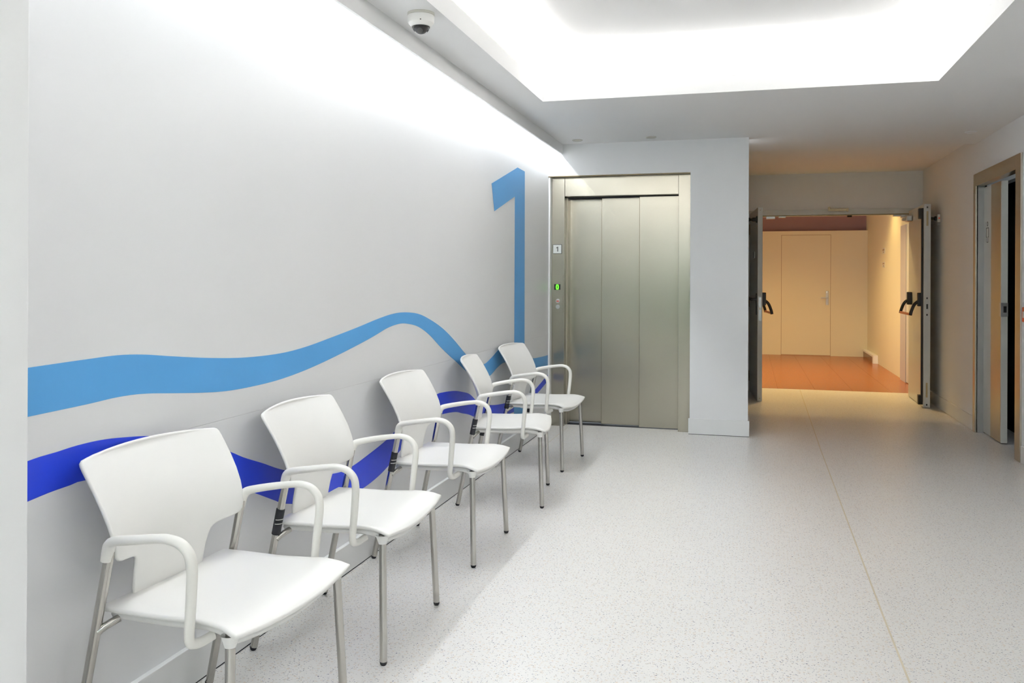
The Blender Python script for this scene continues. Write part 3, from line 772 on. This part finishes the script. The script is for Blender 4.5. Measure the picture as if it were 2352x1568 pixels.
def downlight(x, y, z, power, size, lab):
    t = tag(thing('downlight', (x, y, z)), lab, 'ceiling light', 'corridor downlights')
    bm = bmesh.new(); lathe(bm, [(0.075, 0), (0.092, 0), (0.092, -0.006), (0.075, -0.010)], 24)
    new_obj('ring', bm, 'disc', t, smooth=R(40))
    bm = bmesh.new(); lathe(bm, [(0, -0.002), (0.075, -0.002), (0.075, 0)], 24)
    new_obj('diffuser', bm, 'lampw', t)
    d = bpy.data.lights.new('downlight_lamp', 'SPOT'); d.energy = power; d.color = WARM; d.spot_size = R(size); d.spot_blend = 0.7; d.shadow_soft_size = 0.06
    o = bpy.data.objects.new('downlight_lamp', d); col.objects.link(o); o.parent = t; o.location = (0, 0, -0.02)
downlight(1.45, 13.0, 2.68, 42, 130, 'round warm downlight near the right corridor wall')
downlight(0.30, 13.6, 2.68, 118, 140, 'round warm downlight over the middle of the corridor')
downlight(0.90, 11.45, 2.68, 112, 135, 'round warm downlight just behind the double doors')

# ------------------------------------------------------------------ ceiling fittings
sc = tag(thing('security_camera', (-1.425, 3.62, ZC)), 'white dome security camera on the ceiling edge', 'camera')
new_obj('mount_ring', lathe(bmesh.new(), [(0, 0), (0.061, 0), (0.061, -0.010), (0.058, -0.012), (0, -0.012)], 40), 'disc', sc, smooth=R(40))
new_obj('housing', lathe(bmesh.new(), [(0, -0.0125), (0.0595, -0.0125), (0.0600, -0.016), (0.0590, -0.042), (0.056, -0.047), (0.0445, -0.060), (0.040, -0.061), (0.038, -0.055), (0, -0.055)], 40), 'white_pl', sc, smooth=R(35))
new_obj('dome_collar', lathe(bmesh.new(), [(0.0395, -0.0605), (0.0405, -0.064), (0.0385, -0.066), (0.036, -0.062)], 40), 'black', sc, smooth=R(60))
dome = [(0.0385 * math.cos(a), -0.060 - 0.036 * math.sin(a)) for a in [math.pi / 2 * k / 12 for k in range(13)]]
dome_in = [(0.0365 * math.cos(a), -0.060 - 0.034 * math.sin(a)) for a in [math.pi / 2 * k / 12 for k in range(12, -1, -1)]]
new_obj('dome', lathe(bmesh.new(), dome[:-1] + [(0, -0.096)], 40), 'lens', sc, smooth=True)
eye = lathe(bmesh.new(), [(0.029 * math.sin(math.pi * k / 14), -0.062 + 0.027 * math.cos(math.pi * k / 14)) for k in range(15)], 28)
ey = new_obj('eyeball', eye, 'black', sc, smooth=True)
bm = bmesh.new(); lathe(bm, [(0, 0.0), (0.012, 0.0), (0.013, 0.006), (0, 0.006)], 20)
bmesh.ops.rotate(bm, verts=bm.verts, matrix=Matrix.Rotation(R(125), 3, 'X')); bmesh.ops.translate(bm, verts=bm.verts, vec=(0.004, -0.018, -0.080))
new_obj('camera_lens', bm, 'ink', ey, smooth=R(40))
bm = bmesh.new(); lathe(bm, [(0, 0.0), (0.003, 0.0), (0.003, 0.002), (0, 0.002)], 10)
bmesh.ops.rotate(bm, verts=bm.verts, matrix=Matrix.Rotation(R(90), 3, 'X')); bmesh.ops.translate(bm, verts=bm.verts, vec=(0.02, -0.055, -0.043))
new_obj('screw', bm, 'ink', sc)

def disc(x, y, r, lab, m='disc'):
    t = tag(thing('ceiling_rosette', (x, y, ZC)), lab, 'ceiling fitting', 'round ceiling fittings')
    new_obj('rim', lathe(bmesh.new(), [(r * 0.72, 0), (r, 0), (r, -0.004), (r * 0.86, -0.008), (r * 0.72, -0.004)], 32), m, t, smooth=R(50))
    new_obj('cap', lathe(bmesh.new(), [(0, 0.001), (r * 0.73, 0.001), (r * 0.72, -0.003), (0, -0.004)], 32), m, t, smooth=R(50))
disc(-1.415, 7.217, 0.045, 'round flat ceiling cap nearest the cove corner above the elevator')
disc(-0.793, 7.211, 0.045, 'round flat ceiling cap above the middle of the elevator')
disc(1.694, 7.575, 0.045, 'round flat ceiling cap above the steel door frame', 'ceil')

# greenery beyond the window behind the viewer
hd = bmesh.new()
bmesh.ops.create_grid(hd, x_segments=60, y_segments=24, size=1)
for v in hd.verts:
    x, y = v.co.x * 4.5, v.co.y
    v.co = (x, -6.0 + 0.5 * math.sin(x * 5.1 + y * 9) * math.cos(y * 7 + x * 2.3) + random.uniform(-0.2, 0.2), 0.9 + y * 0.95 + random.uniform(-0.04, 0.04))
tag(new_obj('hedge', hd, 'hedge'), 'green hedge outside the window behind the viewer', 'hedge', kind='structure')
tag(new_obj('ground_outside', B((-8, 8, -12, YBACK - 0.25, -0.1, -0.05)), 'seam'), 'pale paving outside the window', 'ground', kind='structure')
